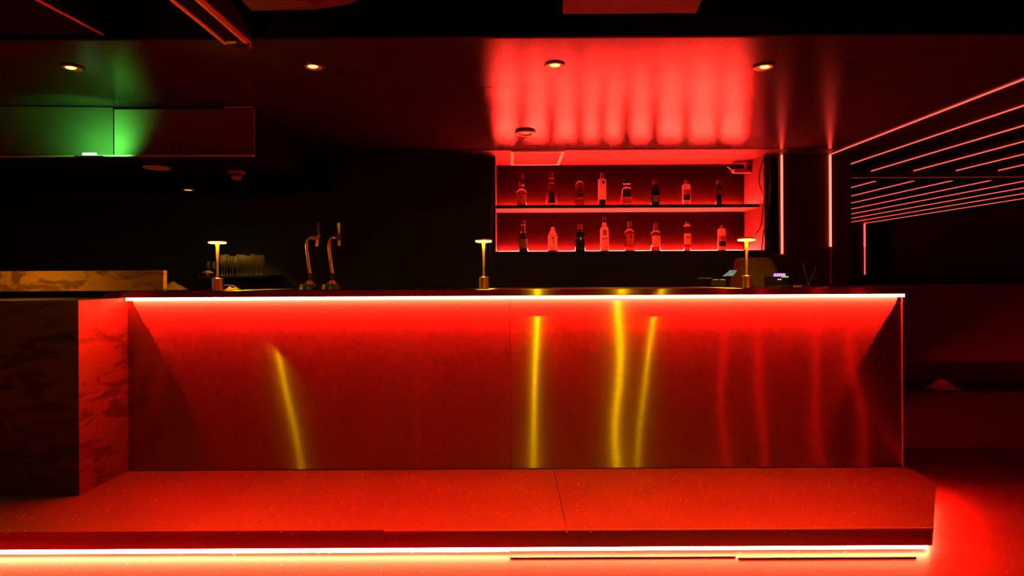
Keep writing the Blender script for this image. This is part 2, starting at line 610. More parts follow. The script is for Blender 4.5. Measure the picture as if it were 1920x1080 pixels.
# little stuck-on tag outline on the duct
tagm = bmesh.new()
a, b2 = at(322, 269, 3.366), at(340, 287, 3.366)
for (xa, xb, za, zb2) in ((a.x, a.x + 0.006, b2.z, a.z), (b2.x - 0.006, b2.x, b2.z, a.z), (a.x, b2.x, a.z - 0.005, a.z)):
    box_bm(xa, xb, 3.364, 3.369, za, zb2, bm=tagm)
obj('tag_outline', tagm, 'dark_metal', soff)

# ------------------------------------------------------------------ platform
PZ = 0.125
PF = 2.68
platform = empty('platform', (0, 3.1, 0), 'speckled dark terrazzo platform with cut corner in front of the bar', 'platform')
seam = 0.249


def pl(name, bm, mat):
    o = obj(name, bm, mat)
    o.parent = platform
    o.matrix_parent_inverse = Matrix.Translation((0, -3.1, 0))
    return o


pl('slab', prism_bm([(XL + 0.02, PF), (seam - 0.0015, PF), (seam - 0.0015, 3.528), (XL + 0.02, 3.528)], PZ - 0.02, PZ), 'step')
pl('slab', prism_bm([(seam + 0.0015, PF), (1.955, PF), (2.41, 3.28), (2.41, 3.528), (seam + 0.0015, 3.528)], PZ - 0.02, PZ), 'step')
pl('riser', prism_bm([(XL + 0.02, PF + 0.004), (1.953, PF + 0.004), (1.953, PF + 0.02), (XL + 0.02, PF + 0.02)], 0.040, PZ - 0.0205), 'riser')
pl('riser', prism_bm([(1.953, PF + 0.004), (2.407, 3.281), (2.407, 3.9), (2.39, 3.9), (2.39, 3.29), (1.946, PF + 0.02)], 0.040, PZ - 0.0205), 'riser')
pl('nosing', prism_bm([(-0.6, PF - 0.003), (1.957, PF - 0.003), (1.955, PF - 0.0005), (-0.6, PF - 0.0005)], PZ - 0.006, PZ + 0.001), 'trim')
pl('base', prism_bm([(XL + 0.02, PF + 0.10), (1.90, PF + 0.10), (2.33, 3.32), (2.33, 3.527), (XL + 0.02, 3.527)], 0.0, PZ - 0.021), 'black')

# LED lines under the platform
x1 = at(955, 1030, PF).x
x2 = at(1377, 1030, PF).x
tag(box('led_strip', XL + 0.05, x1, PF + 0.022, PF + 0.030, 0.012, 0.028, 'step_led'),
    'left run of glowing red LED strip under the platform edge', 'light strip', 'strips under the platform')
tag(box('led_strip', x1 + 0.004, x2, PF + 0.026, PF + 0.034, 0.014, 0.028, 'step_led'),
    'middle run of glowing red LED strip under the platform edge', 'light strip', 'strips under the platform')
tag(box('led_strip', x2 + 0.004, 1.94, PF + 0.026, PF + 0.034, 0.014, 0.028, 'step_led'),
    'front right run of glowing red LED strip under the platform edge', 'light strip', 'strips under the platform')
tag(obj('led_strip', prism_bm([(1.955, PF + 0.034), (2.37, 3.29), (2.37, 3.52), (2.362, 3.52), (2.362, 3.292), (1.948, PF + 0.036)], 0.014, 0.028), 'step_led'),
    'glowing red LED strip around the cut corner of the platform', 'light strip', 'strips under the platform')
tag(box('strip_lip', x1 + 0.004, x2 - 0.003, PF - 0.022, PF - 0.018, 0.0, 0.006, 'dark_metal'),
    'thin dark lip on the floor before the middle LED run', 'floor trim', 'floor lips')
tag(box('strip_lip', x2 + 0.004, 1.85, PF - 0.036, PF - 0.032, 0.0, 0.006, 'dark_metal'),
    'thin dark lip on the floor before the right LED run', 'floor trim', 'floor lips')

# ------------------------------------------------------------------ bar
BF = 3.53
BL, BR = -2.355, 2.385
ZT = EYE - 0.067           # counter top
ZU = ZT - 0.038
bar = empty('bar_counter', (0, BF, PZ), 'long bar clad in brushed metal sheets glowing red', 'bar counter')


def bp(name, bm, mat, smooth=False):
    o = obj(name, bm, mat, smooth=smooth)
    o.parent = bar
    o.matrix_parent_inverse = Matrix.Translation((0, -BF, -PZ))
    return o


def sheet(xa, xb, za, zb):
    """thin metal sheet, very slightly wavy as such cladding is"""
    bm = bmesh.new()
    nx, nz = max(2, int((xb - xa) / 0.04)), 26
    g = []
    for j in range(nz + 1):
        row = []
        for i in range(nx + 1):
            x = xa + (xb - xa) * i / nx
            z = za + (zb - za) * j / nz
            y = BF + 0.00055 * math.sin(5.1 * x + 2.3 * z) * math.sin(5.8 * z + 1.3 * x + 0.6) + 0.00028 * math.sin(11.0 * x - 6.0 * z + 1.0)
            row.append(bm.verts.new((x, y, z)))
        g.append(row)
    for j in range(nz):
        for i in range(nx):
            bm.faces.new((g[j][i], g[j][i + 1], g[j + 1][i + 1], g[j + 1][i]))
    return bm


sx = at(957, 700, BF).x
s1 = bp('front_sheet', sheet(BL, sx - 0.0012, PZ + 0.006, ZU), 'panel', True)
s2 = bp('front_sheet', sheet(sx + 0.0012, BR, PZ + 0.006, ZU), 'panel', True)
bp('body', box_bm(BL, BR - 0.006, BF + 0.006, BF + 0.55, 0.0, ZU - 0.001), 'black')
bp('corner_trim', box_bm(BR + 0.001, BR + 0.005, BF - 0.004, BF + 0.02, PZ + 0.002, ZU - 0.002), 'trim')
bp('end_panel', box_bm(BR - 0.004, BR + 0.003, BF + 0.021, BF + 0.55, 0.0, ZU - 0.002), 'darkplastic')
bp('kick_line', box_bm(BL, BR, BF - 0.001, BF + 0.005, 0.0, PZ + 0.005), 'black')

SF = 3.45
xle = at(212, 547, SF).x
top = prism_bm([(xle, SF), (2.40 + 0.05, SF), (2.45, 4.12), (-2.16, 4.12), (-2.16, 3.61), (xle + 0.02, 3.61)], ZU, ZT)
for v in top.verts:
    if v.co.z < ZU + 0.001 and v.co.x < xle + 0.05:
        v.co.x -= 0.10
tag(obj('countertop', top, 'slab'), 'dark brushed metal countertop running the length of the bar', 'countertop')
sb = box_bm(BL + 0.012, BR - 0.004, 3.493, 3.503, ZU - 0.019, ZU - 0.0005)
bmesh.ops.subdivide_edges(sb, edges=[e for e in sb.edges if abs(e.verts[0].co.x - e.verts[1].co.x) > 1], cuts=3)
tag(obj('led_strip', sb, 'bar_led'),
    'glowing red LED strip under the countertop edge', 'light strip')

# plaster end wall at the left end of the bar
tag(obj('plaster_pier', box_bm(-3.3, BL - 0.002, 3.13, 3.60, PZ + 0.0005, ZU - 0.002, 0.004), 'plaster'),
    'rough plaster pier closing the left end of the bar', 'wall block')
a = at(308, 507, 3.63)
tag(obj('plaster_block', box_bm(-3.3, a.x, 3.62, 3.66, ZT + 0.0005, a.z, 0.004), 'plaster_lamplit'),
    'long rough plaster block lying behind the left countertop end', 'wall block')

# ------------------------------------------------------------------ niche shelf, strips
ledge = box('shelf_ledge', NX0 + 0.001, NX1 - 0.006, BACK + 0.001, NB - 0.001, ZL - 0.019, ZL, 'nichewall')
tag(ledge, 'lower ledge of the bottle niche carrying eight bottles', 'shelf')
shelf = box('wall_shelf', NX0 + 0.001, NX1 - 0.006, 4.89, NB - 0.001, ZS - 0.027, ZS, 'shelfpaint')
tag(shelf, 'upper shelf of the bottle niche with dark front edge', 'shelf')
box('front_edge', NX0 + 0.001, NX1 - 0.006, 4.885, 4.8895, ZS - 0.027, ZS + 0.001, 'darkplastic', shelf)
tag(box('led_strip', NX0 + 0.01, NX1 - 0.02, NB - 0.022, NB - 0.010, ZS + 0.0005, ZS + 0.010, 'shelf_led'),
    'red LED strip behind the bottles on the upper shelf', 'light strip', 'strips behind the bottles')
tag(box('led_strip', NX0 + 0.01, NX1 - 0.02, NB - 0.022, NB - 0.010, ZL + 0.0005, ZL + 0.018, 'shelf_led'),
    'red LED strip behind the bottles on the lower ledge', 'light strip', 'strips behind the bottles')

# ------------------------------------------------------------------ bottles
BD = 4.965
PX = BD / F


def label_shell(r0, r1, za, zb, spread, n=12, sq=2.0, off=0.0, sy=1.0):
    """curved label wrapped round the front of a bottle"""
    mid = -math.pi / 2 + off
    return lathe_bm([(r0 * 1.03 + 0.0004, za), (r1 * 1.03 + 0.0004, zb)], n, sq, sy, a0=mid - spread, a1=mid + spread)


def bottle(u, shelf_z, label, prof, mat, cap=None, capmat='cap', labels=(), sq=2.0, sy=1.0, extra=None):
    """prof: [(half width px, height px)] from the base; cap and labels in the same pixels"""
    x = at(u, 400, BD).x
    o = empty('bottle', (x, BD, shelf_z + 0.0005), label, 'bottle', 'spirit bottles in the lit niche')
    k = PX
    obj('glass_body', lathe_bm([(r * k, h * k) for r, h in prof], 22, sq, sy), mat, o, smooth=True)
    if cap:
        obj('cap', lathe_bm([(r * k, h * k) for r, h in cap], 16), capmat, o, smooth=True)
    main = o
    for (r0, h0, r1, h1, spread, lm, nm) in labels:
        lo = obj(nm, label_shell(r0 * k, r1 * k, h0 * k, h1 * k, spread, 12, sq, 0.0, sy), lm, o, smooth=True)
        if nm == 'label':
            main = lo
    if extra:
        extra(main, k)
    return o


def disc_on(o, k, r, h, rad, mat, name, dx=0.0):
    bm = bmesh.new()
    bmesh.ops.create_circle(bm, cap_ends=True, segments=14, radius=rad * k)
    ob = obj(name, bm, mat, o)
    ob.rotation_euler = (math.pi / 2, 0, 0)
    ob.location = (dx * k, -r * 1.06 * k - 0.001, h * k)
    return ob


def blob_on(o, k, r, pts, mat, name):
    """flat printed mark: polygons in pixel units (x, h) just proud of the front"""
    bm = bmesh.new()
    for poly in pts:
        bm.faces.new([bm.verts.new((x * k, -math.sqrt(max(r * r - x * x, 0.2)) * 1.05 * k - 0.0012, h * k)) for x, h in poly])
    return obj(name, bm, mat, o)


def text_on(o, k, r, h, txt, size, mat, name='lettering', arc=0.0):
    cu = bpy.data.curves.new('lettering', 'FONT')
    cu.body = txt
    cu.size = size * k
    cu.align_x = 'CENTER'
    cu.extrude = 0.0002
    tmp = bpy.data.objects.new('tmp_text', cu)
    C.objects.link(tmp)
    dg = bpy.context.evaluated_depsgraph_get()
    me = bpy.data.meshes.new_from_object(tmp.evaluated_get(dg))
    bpy.data.objects.remove(tmp)
    bpy.data.curves.remove(cu)
    for v in me.vertices:
        x, yy, zz = v.co
        rr = r * k * 1.05 + 0.001
        y = -math.sqrt(max(rr * rr - x * x, 1e-8)) - zz
        v.co = (x, y, yy + h * k - arc * x * x / (rr if rr else 1))
    me.materials.clear()
    me.materials.append(M[mat])
    ob = bpy.data.objects.new(name, me)
    C.objects.link(ob)
    ob.parent = o
    return ob


# upper shelf, left to right
bottle(978, ZS, 'whisky bottle with bulbous neck, first on the upper shelf from the left',
       [(9, 0), (10, 1.5), (9.8, 15), (10.2, 22), (9.6, 27), (6, 31), (4.4, 33), (4.2, 36), (5.4, 39), (5.2, 42), (4.2, 45), (3.4, 46), (3.2, 51)], 'amber',
       [(3.5, 50.5), (3.6, 53), (3.3, 60), (0.1, 60.5)], 'cap', [(9.9, 4, 9.9, 21, 0.95, 'redlabel', 'label'), (4.6, 36.5, 5.2, 40.5, 1.5, 'paper', 'neck_label')],
       extra=lambda o, k: blob_on(o, k, 10.2, [[(-3, 17.6), (3, 17.6), (3, 18.6), (-3, 18.6)], [(-2, 13), (1, 13), (1, 16), (-2, 16)], [(-4.5, 9), (4.5, 9), (4.5, 10), (-4.5, 10)]], 'print', 'label_print'))
bottle(1034, ZS, 'tall cone-shaped clear bottle with dark tapering label on the upper shelf',
       [(11.4, 0), (11.6, 1.5), (11.4, 3), (8.6, 22), (6.0, 38), (4.4, 42.5), (3.7, 44), (3.5, 52)], 'amber',
       [(3.9, 50), (3.9, 61), (3.6, 63.5), (0.1, 64)], 'cap', [(11.0, 4.5, 7.9, 27, 0.62, 'darklabel', 'label'), (11.8, 0.3, 11.6, 2.6, 1.5, 'paper', 'foot_band'), (4.5, 42.2, 4.3, 43.6, 1.6, 'paper', 'neck_band'), (4.0, 50.5, 4.0, 52, 1.6, 'paper', 'neck_band')])
bottle(1087, ZS, 'round-shouldered clear bottle with small dark label, third on the upper shelf',
       [(8.0, 0), (8.4, 1.5), (8.4, 34), (7.8, 40), (5.8, 44.5), (3.4, 46.5), (3.2, 49)], 'clear',
       [(3.5, 48), (3.5, 57.5), (0.1, 58)], 'darkcap', [(8.5, 17, 8.5, 23, 0.9, 'darklabel', 'label'), (8.5, 12, 8.5, 14.5, 0.8, 'redlabel', 'lower_label')])
bottle(1129, ZS, 'slender frosted bottle with dark round emblem on the upper shelf',
       [(7.2, 0), (7.5, 1.5), (7.5, 47), (7.1, 49.5), (3.8, 50.5), (3.6, 52)], 'frost',
       [(3.8, 51.5), (3.8, 57), (3.5, 57.5), (3.6, 62), (0.1, 62.5)], 'cap',
       [(7.4, 0.5, 7.4, 11, 1.5, 'darklabel', 'foot_shade')],  # dark band paints the shade on the bottle's lower end
       extra=lambda o, k: disc_on(o, k, 7.5, 43.0, 2.8, 'darklabel', 'emblem', 1.5))
bottle(1175, ZS, 'tapering decanter bottle with wide round stopper on the upper shelf',
       [(11.6, 0), (11.9, 1.5), (10.5, 14), (8.4, 30), (7.0, 33), (4.2, 34.4), (4.0, 40)], 'clear',
       [(4.6, 39.6), (6.4, 41), (6.6, 43), (6.2, 50), (0.1, 50.5)], 'darkcap', [(11.2, 4, 10.7, 11, 0.7, 'redlabel', 'label'), (10.0, 16, 8.6, 30, 0.8, 'darklabel', 'back_label'), (5.6, 40.2, 6.2, 41.2, 1.5, 'paper', 'stopper_collar')], sq=3.0)
bottle(1228, ZS, 'square dark bottle on the upper shelf beside the white banded bottle',
       [(8.4, 0), (8.8, 1.5), (8.8, 30), (7.6, 33.5), (3.6, 35.5), (3.4, 40)], 'darkglass',
       [(3.7, 39.5), (3.7, 48), (0.1, 49)], 'cap', [(8.9, 6, 8.9, 18, 0.6, 'ochre', 'label')], sq=4.0)
bottle(1287, ZS, 'opaque white bottle with red and dark bands on the upper shelf',
       [(7.2, 0), (7.6, 1.2), (7.6, 36), (6.8, 39), (4.0, 40.5)], 'frost',
       [(4.0, 40.4), (3.6, 43), (3.6, 47), (0.1, 47.5)], 'cap', [(7.6, 20.5, 7.6, 29, 1.3, 'redlabel', 'red_band'), (7.6, 9.5, 7.6, 20, 1.2, 'darklabel', 'dark_band')])
bottle(1347, ZS, 'narrow dark bottle with pale side label, last on the upper shelf',
       [(5.6, 0), (6.0, 1.5), (6.0, 34), (5.2, 38), (3.4, 40)], 'darkglass',
       [(3.6, 39.8), (3.6, 42), (3.0, 46.5), (0.1, 47)], 'cap', [(6.0, 20, 6.0, 30, 0.5, 'redlabel', 'label')])
# lower ledge, left to right
bottle(981, ZL, 'dark cream-liqueur bottle with ochre label, first on the lower ledge',
       [(8.6, 0), (9.0, 1.5), (9.0, 24), (8.2, 29), (5.0, 33), (4.0, 36), (4.6, 38)], 'darkglass',
       [(5.2, 36), (5.0, 38), (4.4, 41), (3.6, 44), (3.5, 59), (0.1, 60)], 'cap', [(9.1, 7, 9.1, 24, 0.9, 'ochre', 'label'), (5.3, 36.2, 5.2, 38, 1.6, 'paper', 'neck_band'), (3.7, 50, 3.7, 51.2, 1.6, 'paper', 'neck_band')])
bottle(1036, ZL, 'white frosted bottle with palm tree print on the lower ledge',
       [(8.0, 0), (8.4, 1.5), (8.4, 20), (8.8, 27), (8.4, 31), (5.0, 38), (3.6, 42), (3.0, 47)], 'frost',
       [(3.2, 46.5), (3.2, 56.5), (0.1, 57)], 'darkcap', [(8.5, 0.3, 8.5, 3.5, 1.5, 'redlabel', 'foot_band')],
       extra=lambda o, k: (blob_on(o, k, 9.0, [[(-0.4, 17), (0.6, 17), (0.6, 24), (-0.4, 24)], [(-3.4, 23), (-2, 26), (0, 27), (2.2, 26), (3.0, 23), (1.2, 24.4), (0, 24.6), (-1.4, 24.4)], [(2.0, 20.2), (4.4, 20.2), (4.4, 22.4), (3.2, 21.2)], [(-1.6, 16.2), (3.2, 16.2), (3.2, 17), (-1.6, 17)]], 'print', 'palm_print'),
                           text_on(o, k, 9.2, 29.0, 'MALIBU', 3.6, 'print', arc=0.35)))
bottle(1087, ZL, 'broad square black bottle, third on the lower ledge',
       [(9.2, 0), (9.6, 1.5), (9.6, 33), (8.6, 37), (4.0, 39.5), (3.6, 42)], 'darkglass',
       [(3.8, 41.5), (3.8, 51), (0.1, 52)], 'cap', [(9.7, 4.0, 9.7, 4.6, 1.1, 'paper', 'foot_line'), (9.7, 25, 9.7, 26, 0.8, 'redlabel', 'line_print')], sq=4.0)
bottle(1133, ZL, 'tall frosted vodka bottle with flying bird print on the lower ledge',
       [(7.8, 0), (8.2, 1.5), (8.0, 40), (7.2, 44), (3.8, 48), (3.6, 54)], 'frost',
       [(3.5, 54.2), (3.5, 60), (3.2, 60.4), (3.2, 67), (0.1, 67.5)], 'darkcap', [(7.9, 30, 7.7, 40, 0.45, 'redlabel', 'window_print')],
       extra=lambda o, k: (blob_on(o, k, 8.4, [[(-6, 23.2), (-3, 24.6), (0, 24.2), (0, 22.8), (-4, 22.2)], [(0, 24.5), (3.2, 26), (6, 24), (3.0, 23.4)], [(0.6, 20), (1.6, 20), (1.4, 23), (0.4, 23)]], 'print', 'bird_print'),
                           blob_on(o, k, 8.4, [[(0.6, 7), (5.2, 7.4), (5.2, 8.2), (0.8, 7.8)]], 'print', 'line_print'),
                           text_on(o, k, 8.3, 14.4, 'GREY GOOSE', 2.0, 'print')))
bottle(1180, ZL, 'bottle with portrait label and pale foot, fifth on the lower ledge',
       [(8.6, 0), (8.9, 1.5), (8.7, 34), (8.0, 37.5), (4.4, 41), (3.4, 43), (3.3, 47)], 'amber',
       [(3.6, 46), (3.7, 56), (0.1, 57)], 'cap', [(8.8, 0.6, 8.8, 7, 1.5, 'paper', 'foot_band'), (8.8, 9, 8.8, 33, 0.75, 'redlabel', 'label'), (4.4, 41, 4.0, 42.5, 1.5, 'paper', 'collar')],
       extra=lambda o, k: blob_on(o, k, 9.2, [[(0.4, 23.6), (2.2, 24), (3.0, 28), (1.0, 31), (-0.8, 29), (0.6, 27.4)]], 'print', 'portrait_print'))
bottle(1229, ZL, 'dome-shouldered whiskey bottle with big pale label on the lower ledge',
       [(8.2, 0), (8.9, 2), (8.9, 30), (8.4, 34), (6.2, 37.4), (4.4, 38.6), (4.0, 41)], 'amber',
       [(4.4, 40), (4.0, 46), (3.4, 48), (3.4, 52.5), (0.1, 53)], 'cap', [(9.0, 8, 9.0, 29, 0.95, 'paper', 'label')],
       extra=lambda o, k: blob_on(o, k, 9.3, [[(3.6, 22), (6, 22), (6, 26), (3.6, 26)], [(3.6, 16), (5.4, 16), (5.4, 20), (3.6, 20)], [(-5, 11.2), (5, 11.2), (5, 12), (-5, 12)]], 'redlabel', 'label_print'))
bottle(1288, ZL, 'slim bottle with wide pale paper label on the lower ledge',
       [(6.2, 0), (6.5, 1.5), (6.5, 46), (5.8, 48.5), (3.4, 50)], 'amber',
       [(3.6, 49.8), (3.6, 54), (0.1, 54.5)], 'cap', [(6.6, 13, 6.6, 33, 1.1, 'paper', 'label'), (6.6, 23, 6.6, 28, 0.6, 'redlabel', 'label_print'), (6.4, 46, 5.9, 48.4, 1.5, 'paper', 'shoulder_band')])
bottle(1353, ZL, 'opaque white bottle with red and dark bands, last on the lower ledge',
       [(7.0, 0), (7.4, 1.2), (7.4, 38), (6.6, 41), (3.8, 42.5)], 'frost',
       [(4.2, 42.4), (3.8, 44), (3.0, 46.5), (1.2, 48.5), (0.1, 49)], 'cap', [(7.4, 19, 7.4, 28, 1.3, 'redlabel', 'red_band'), (7.4, 9, 7.4, 18.5, 1.2, 'darklabel', 'dark_band')])

# small bracket device high on the right cheek of the niche
br = empty('wall_bracket', at(1397, 320, 5.05), 'small white bracket box high in the right niche corner', 'bracket')


def child_at(name, bm, mat, parent, smooth=False):
    o = obj(name, bm, mat, smooth=smooth)
    o.parent = parent
    o.matrix_parent_inverse = Matrix.Translation(parent.location).inverted()
    return o


a, b = at(1376, 316, 5.05), at(1400, 324, 5.05)
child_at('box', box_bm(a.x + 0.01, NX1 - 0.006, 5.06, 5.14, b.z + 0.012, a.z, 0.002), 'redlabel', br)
child_at('bar', box_bm(a.x - 0.004, NX1 - 0.006, 5.04, 5.06, b.z - 0.004, b.z + 0.008), 'white', br)
child_at('arm', tube_bm([at(1364, 313, 5.16), at(1376, 322, 5.05)], 0.004, 6), 'white', br)

# cables and curtain by the right cheek of the niche
tag(obj('cable', tube_bm(smooth_path([at(1432, 296, 4.78), at(1424, 325, 4.78), at(1424, 345, 4.78), at(1431, 368, 4.78), at(1430, 400, 4.78), at(1426, 425, 4.78), at(1416, 440, 4.79)]), 0.004, 6), 'cable', smooth=True),
    'thin black cable looping down the right niche edge', 'cable')
tag(obj('cable', tube_bm(smooth_path([at(1441, 295, 4.73), at(1444, 350, 4.73), at(1438, 405, 4.73), at(1431, 440, 4.73), at(1428, 470, 4.73)]), 0.005, 6), 'dark_metal', smooth=True),
    'black cable hanging beside the dark curtain', 'cable')
bm = bmesh.new()
prev = None
for i in range(25):
    t = i / 24
    x = 2.116 + 0.085 * t
    y = 4.762 + 0.014 * math.sin(t * 22)
    lo = bm.verts.new((x - 0.012 + 0.02 * t, y, EYE + 0.20))
    hi = bm.verts.new((x, y, ZC - 0.03))
    if prev:
        bm.faces.new((prev[0], lo, hi, prev[1]))
    prev = (lo, hi)
bmesh.ops.solidify(bm, geom=bm.faces[:], thickness=0.003)
tag(obj('curtain', bm, 'curtain', smooth=True), 'narrow dark curtain gathered beside the bottle niche', 'curtain')

# ------------------------------------------------------------------ LED lines on the rear wall and side-room ceiling
a, b = at(1467, 291, BACK - 0.02), at(1468, 476, BACK - 0.02)
tag(box('wall_light_line', a.x - 0.0065, a.x + 0.0065, BACK - 0.014, BACK - 0.001, b.z, ZC - 0.004, 'neon'),
    'upright red light line on the wall nearest the bottle niche', 'light strip', 'upright light lines')
XN = at(1558, 285, BACK - 0.02).x
b = at(1559, 462, BACK - 0.02)
tag(box('wall_light_line', XN - 0.0065, XN + 0.0065, BACK - 0.014, BACK - 0.001, b.z, ZC - 0.004, 'neon'),
    'upright red light line meeting the first ceiling light line', 'light strip', 'upright light lines')
c = at(1560, 532, BACK - 0.02)
tag(box('wall_channel', XN - 0.008, XN + 0.008, BACK - 0.010, BACK - 0.001, c.z, b.z - 0.002, 'redlabel'),
    'unlit channel below the light line at the wall corner', 'channel')
names = ['first', 'second', 'third', 'fourth', 'fifth', 'sixth', 'seventh', 'eighth', 'ninth', 'tenth', 'eleventh']
for n, nm in enumerate(names):
    x = XN + n * 0.408
    w = 0.0026 if n else 0.0035
    y1 = BACK - 0.015 if n == 0 else FAR - 0.02
    tag(box('ceiling_light_line', x - w, x + w, 2.47, y1, ZC - 0.007, ZC - 0.0005, 'neon_thin'),
        f'{nm} red light line along the side-room ceiling, counted from the bar', 'light strip', 'ceiling light lines')
x = XN + 10 * 0.408
zf = at(1620, 470, FAR).z
tag(box('wall_light_line', x - 0.012, x + 0.012, FAR - 0.02, FAR - 0.002, at(1622, 463, FAR).z, ZC - 0.008, 'neon_thin'),
    'upright red light line on the far wall of the side room', 'light strip', 'upright light lines')
tag(box('wall_light_line', x - 0.008, x + 0.008, FAR - 0.02, FAR - 0.002, at(1622, 515, FAR).z, at(1622, 463, FAR).z - 0.004, 'neon_dim'),
    'dimmer lower end of the upright light line on the far wall', 'light strip', 'upright light lines')

# red upright lines on the wall behind the viewer (they show as streaks in the metal)
for k_, (u, lab) in enumerate(((1350, 'first'), (1420, 'second'), (1525, 'third'), (1600, 'fourth'), (785, 'lone'))):
    xw = (u - 960) / F * BF * (BF + abs(YB) + BF) / BF
    tag(box('wall_light_line', xw - 0.02, xw + 0.02, YB + 0.002, YB + 0.02, 0.3, 2.2, 'neon_rear' if k_ < 4 else 'neon_lone'),
        f'{lab} upright red light line on the wall behind the viewer', 'light strip', 'light lines behind the viewer')

# ------------------------------------------------------------------ ceiling fixtures
def spot(name, loc, target, energy, size_deg, color, blend=0.04, radius=0.012):
    ld = bpy.data.lights.new(name, 'SPOT')
    ld.energy = energy
    ld.color = color
    ld.spot_size = math.radians(size_deg)
    ld.spot_blend = blend
    ld.shadow_soft_size = radius
    o = bpy.data.objects.new(name, ld)
    C.objects.link(o)
    o.location = loc
    o.rotation_euler = (Vector(target) - Vector(loc)).to_track_quat('-Z', 'Y').to_euler()
    return o


def downlight(u, v, label, energy, tilt=(0, 0), cone=71):
    z = ZC
    d = (z - EYE) * F / (CY - v)
    p = at(u, v, d)
    o = empty('downlight', (p.x, d, z), label, 'ceiling light', 'ceiling downlights')
    R = 0.048
    # trim ring just under the ceiling, reflector dish and lamp
    obj('trim_ring', lathe_bm([(R * 0.84, -0.001), (R * 0.86, -0.007), (R, -0.006), (R * 1.04, -0.001)], 28), 'dark_metal', o, smooth=True)
    bm = bmesh.new()
    lathe_bm([(R * 0.84, -0.0062), (R * 0.70, -0.004), (R * 0.5, -0.0015)], 28, bm=bm)
    obj('reflector', bm, 'reflector', o, smooth=True)
    lamp = lathe_bm([(0.0001, -0.012), (R * 0.36, -0.010), (R * 0.50, -0.0065), (R * 0.50, -0.004)], 24, sy=0.75, cyy=-R * 0.22)
    obj('lamp', lamp, 'down_led', o, smooth=True)
    if energy:
        sp = spot('lamp_light', (0, 0, -0.02), (tilt[0], tilt[1], -1.02), energy, cone, (1.0, 0.57, 0.0))
        sp.parent = o
    return o


downlight(588, 122, 'glowing ceiling downlight nearest the green duct', 14.0, (-0.42, 1.20), 26)
downlight(1040, 122, 'glowing ceiling downlight in the middle over the bar', 42.0, (0, 0), 80)
downlight(1432, 127, 'glowing ceiling downlight nearest the upright light lines', 22.0)
downlight(136, 122, 'glowing ceiling downlight beyond the left edge over the plaster pier', 24.0)

# lounge spotlight behind the viewer, aimed at the bar
sp_e = empty('spotlight', (1.41, -0.25, 2.65), 'small black spotlight on the lounge ceiling behind the viewer', 'spotlight')
child_at('can', lathe_bm([(0.05, -0.06), (0.055, -0.06), (0.055, 0.06), (0.0001, 0.07)], 20, cx=1.41, cyy=-0.25, cz=2.65), 'darkplastic', sp_e, True)
child_at('stem', tube_bm([(1.41, -0.25, 2.70), (1.41, -0.25, Z_HI)], 0.01, 8), 'darkplastic', sp_e)
sl = spot('spot_light', (0, 0, -0.062), (-0.76, 3.78, -1.75), 95.0, 44, (1.0, 0.57, 0.0), blend=0.3, radius=0.03)
sl.parent = sp_e

# added unseen floor uplighter left of the viewer, warms the overhead fixture
ul = empty('added_uplighter', (-1.7, 1.2, 0), 'added unseen black floor uplighter in the lounge left of the viewer', 'lamp')
obj('base', lathe_bm([(0.14, 0.0005), (0.14, 0.015), (0.02, 0.03), (0.012, 0.04)], 24), 'darkplastic', ul, True)
obj('pole', lathe_bm([(0.012, 0.0401), (0.012, 1.45)], 12), 'darkplastic', ul, True)
obj('bowl', lathe_bm([(0.012, 1.4501), (0.07, 1.48), (0.11, 1.56), (0.105, 1.56), (0.066, 1.49), (0.0001, 1.47)], 24), 'darkplastic', ul, True)
us = spot('bowl_light', (0, 0, 1.58), (0.42, 0.85, 2.27), 22.0, 36, (1.0, 0.42, 0.04), blend=0.6, radius=0.05)
us.parent = ul

# ceiling loudspeaker over the bar
d = 1.02 * F / (CY - 247)
p = at(985, 247, d)
cs = empty('ceiling_speaker', (p.x, d, ZC), 'small round ceiling loudspeaker before the bottle niche', 'speaker')
obj('rim', lathe_bm([(0.045, -0.010), (0.050, -0.018), (0.070, -0.016), (0.073, -0.001)], 28), 'white', cs, True)
obj('grille', lathe_bm([(0.0001, -0.008), (0.046, -0.010), (0.046, -0.001)], 24), 'perf', cs, True)

# access hatch frame
hx0, hx1, hy0, hy1 = -0.006, 0.427, 4.61, 5.16
hatch = empty('access_hatch', (0.2, 4.9, ZC), 'square ceiling access hatch with pale frame above the bottles', 'hatch')
for (xa, xb, ya, yb) in ((hx0, hx1, hy0, hy0 + 0.022), (hx0, hx1, hy1 - 0.03, hy1), (hx0, hx0 + 0.024, hy0 + 0.022, hy1 - 0.03), (hx1 - 0.024, hx1, hy0 + 0.022, hy1 - 0.03)):
    child_at('frame_bar', box_bm(xa, xb, ya, yb, ZC - 0.008, ZC - 0.0005), 'white', hatch)
child_at('door_panel', box_bm(hx0 + 0.028, hx1 - 0.028, hy0 + 0.026, hy1 - 0.034, ZC - 0.003, ZC - 0.0005), 'niche', hatch)

# fittings under the dropped box
def on_drop(u, v):
    d = (DZ - EYE) * F / (CY - v)
    return Vector((at(u, v, d).x, d, DZ))


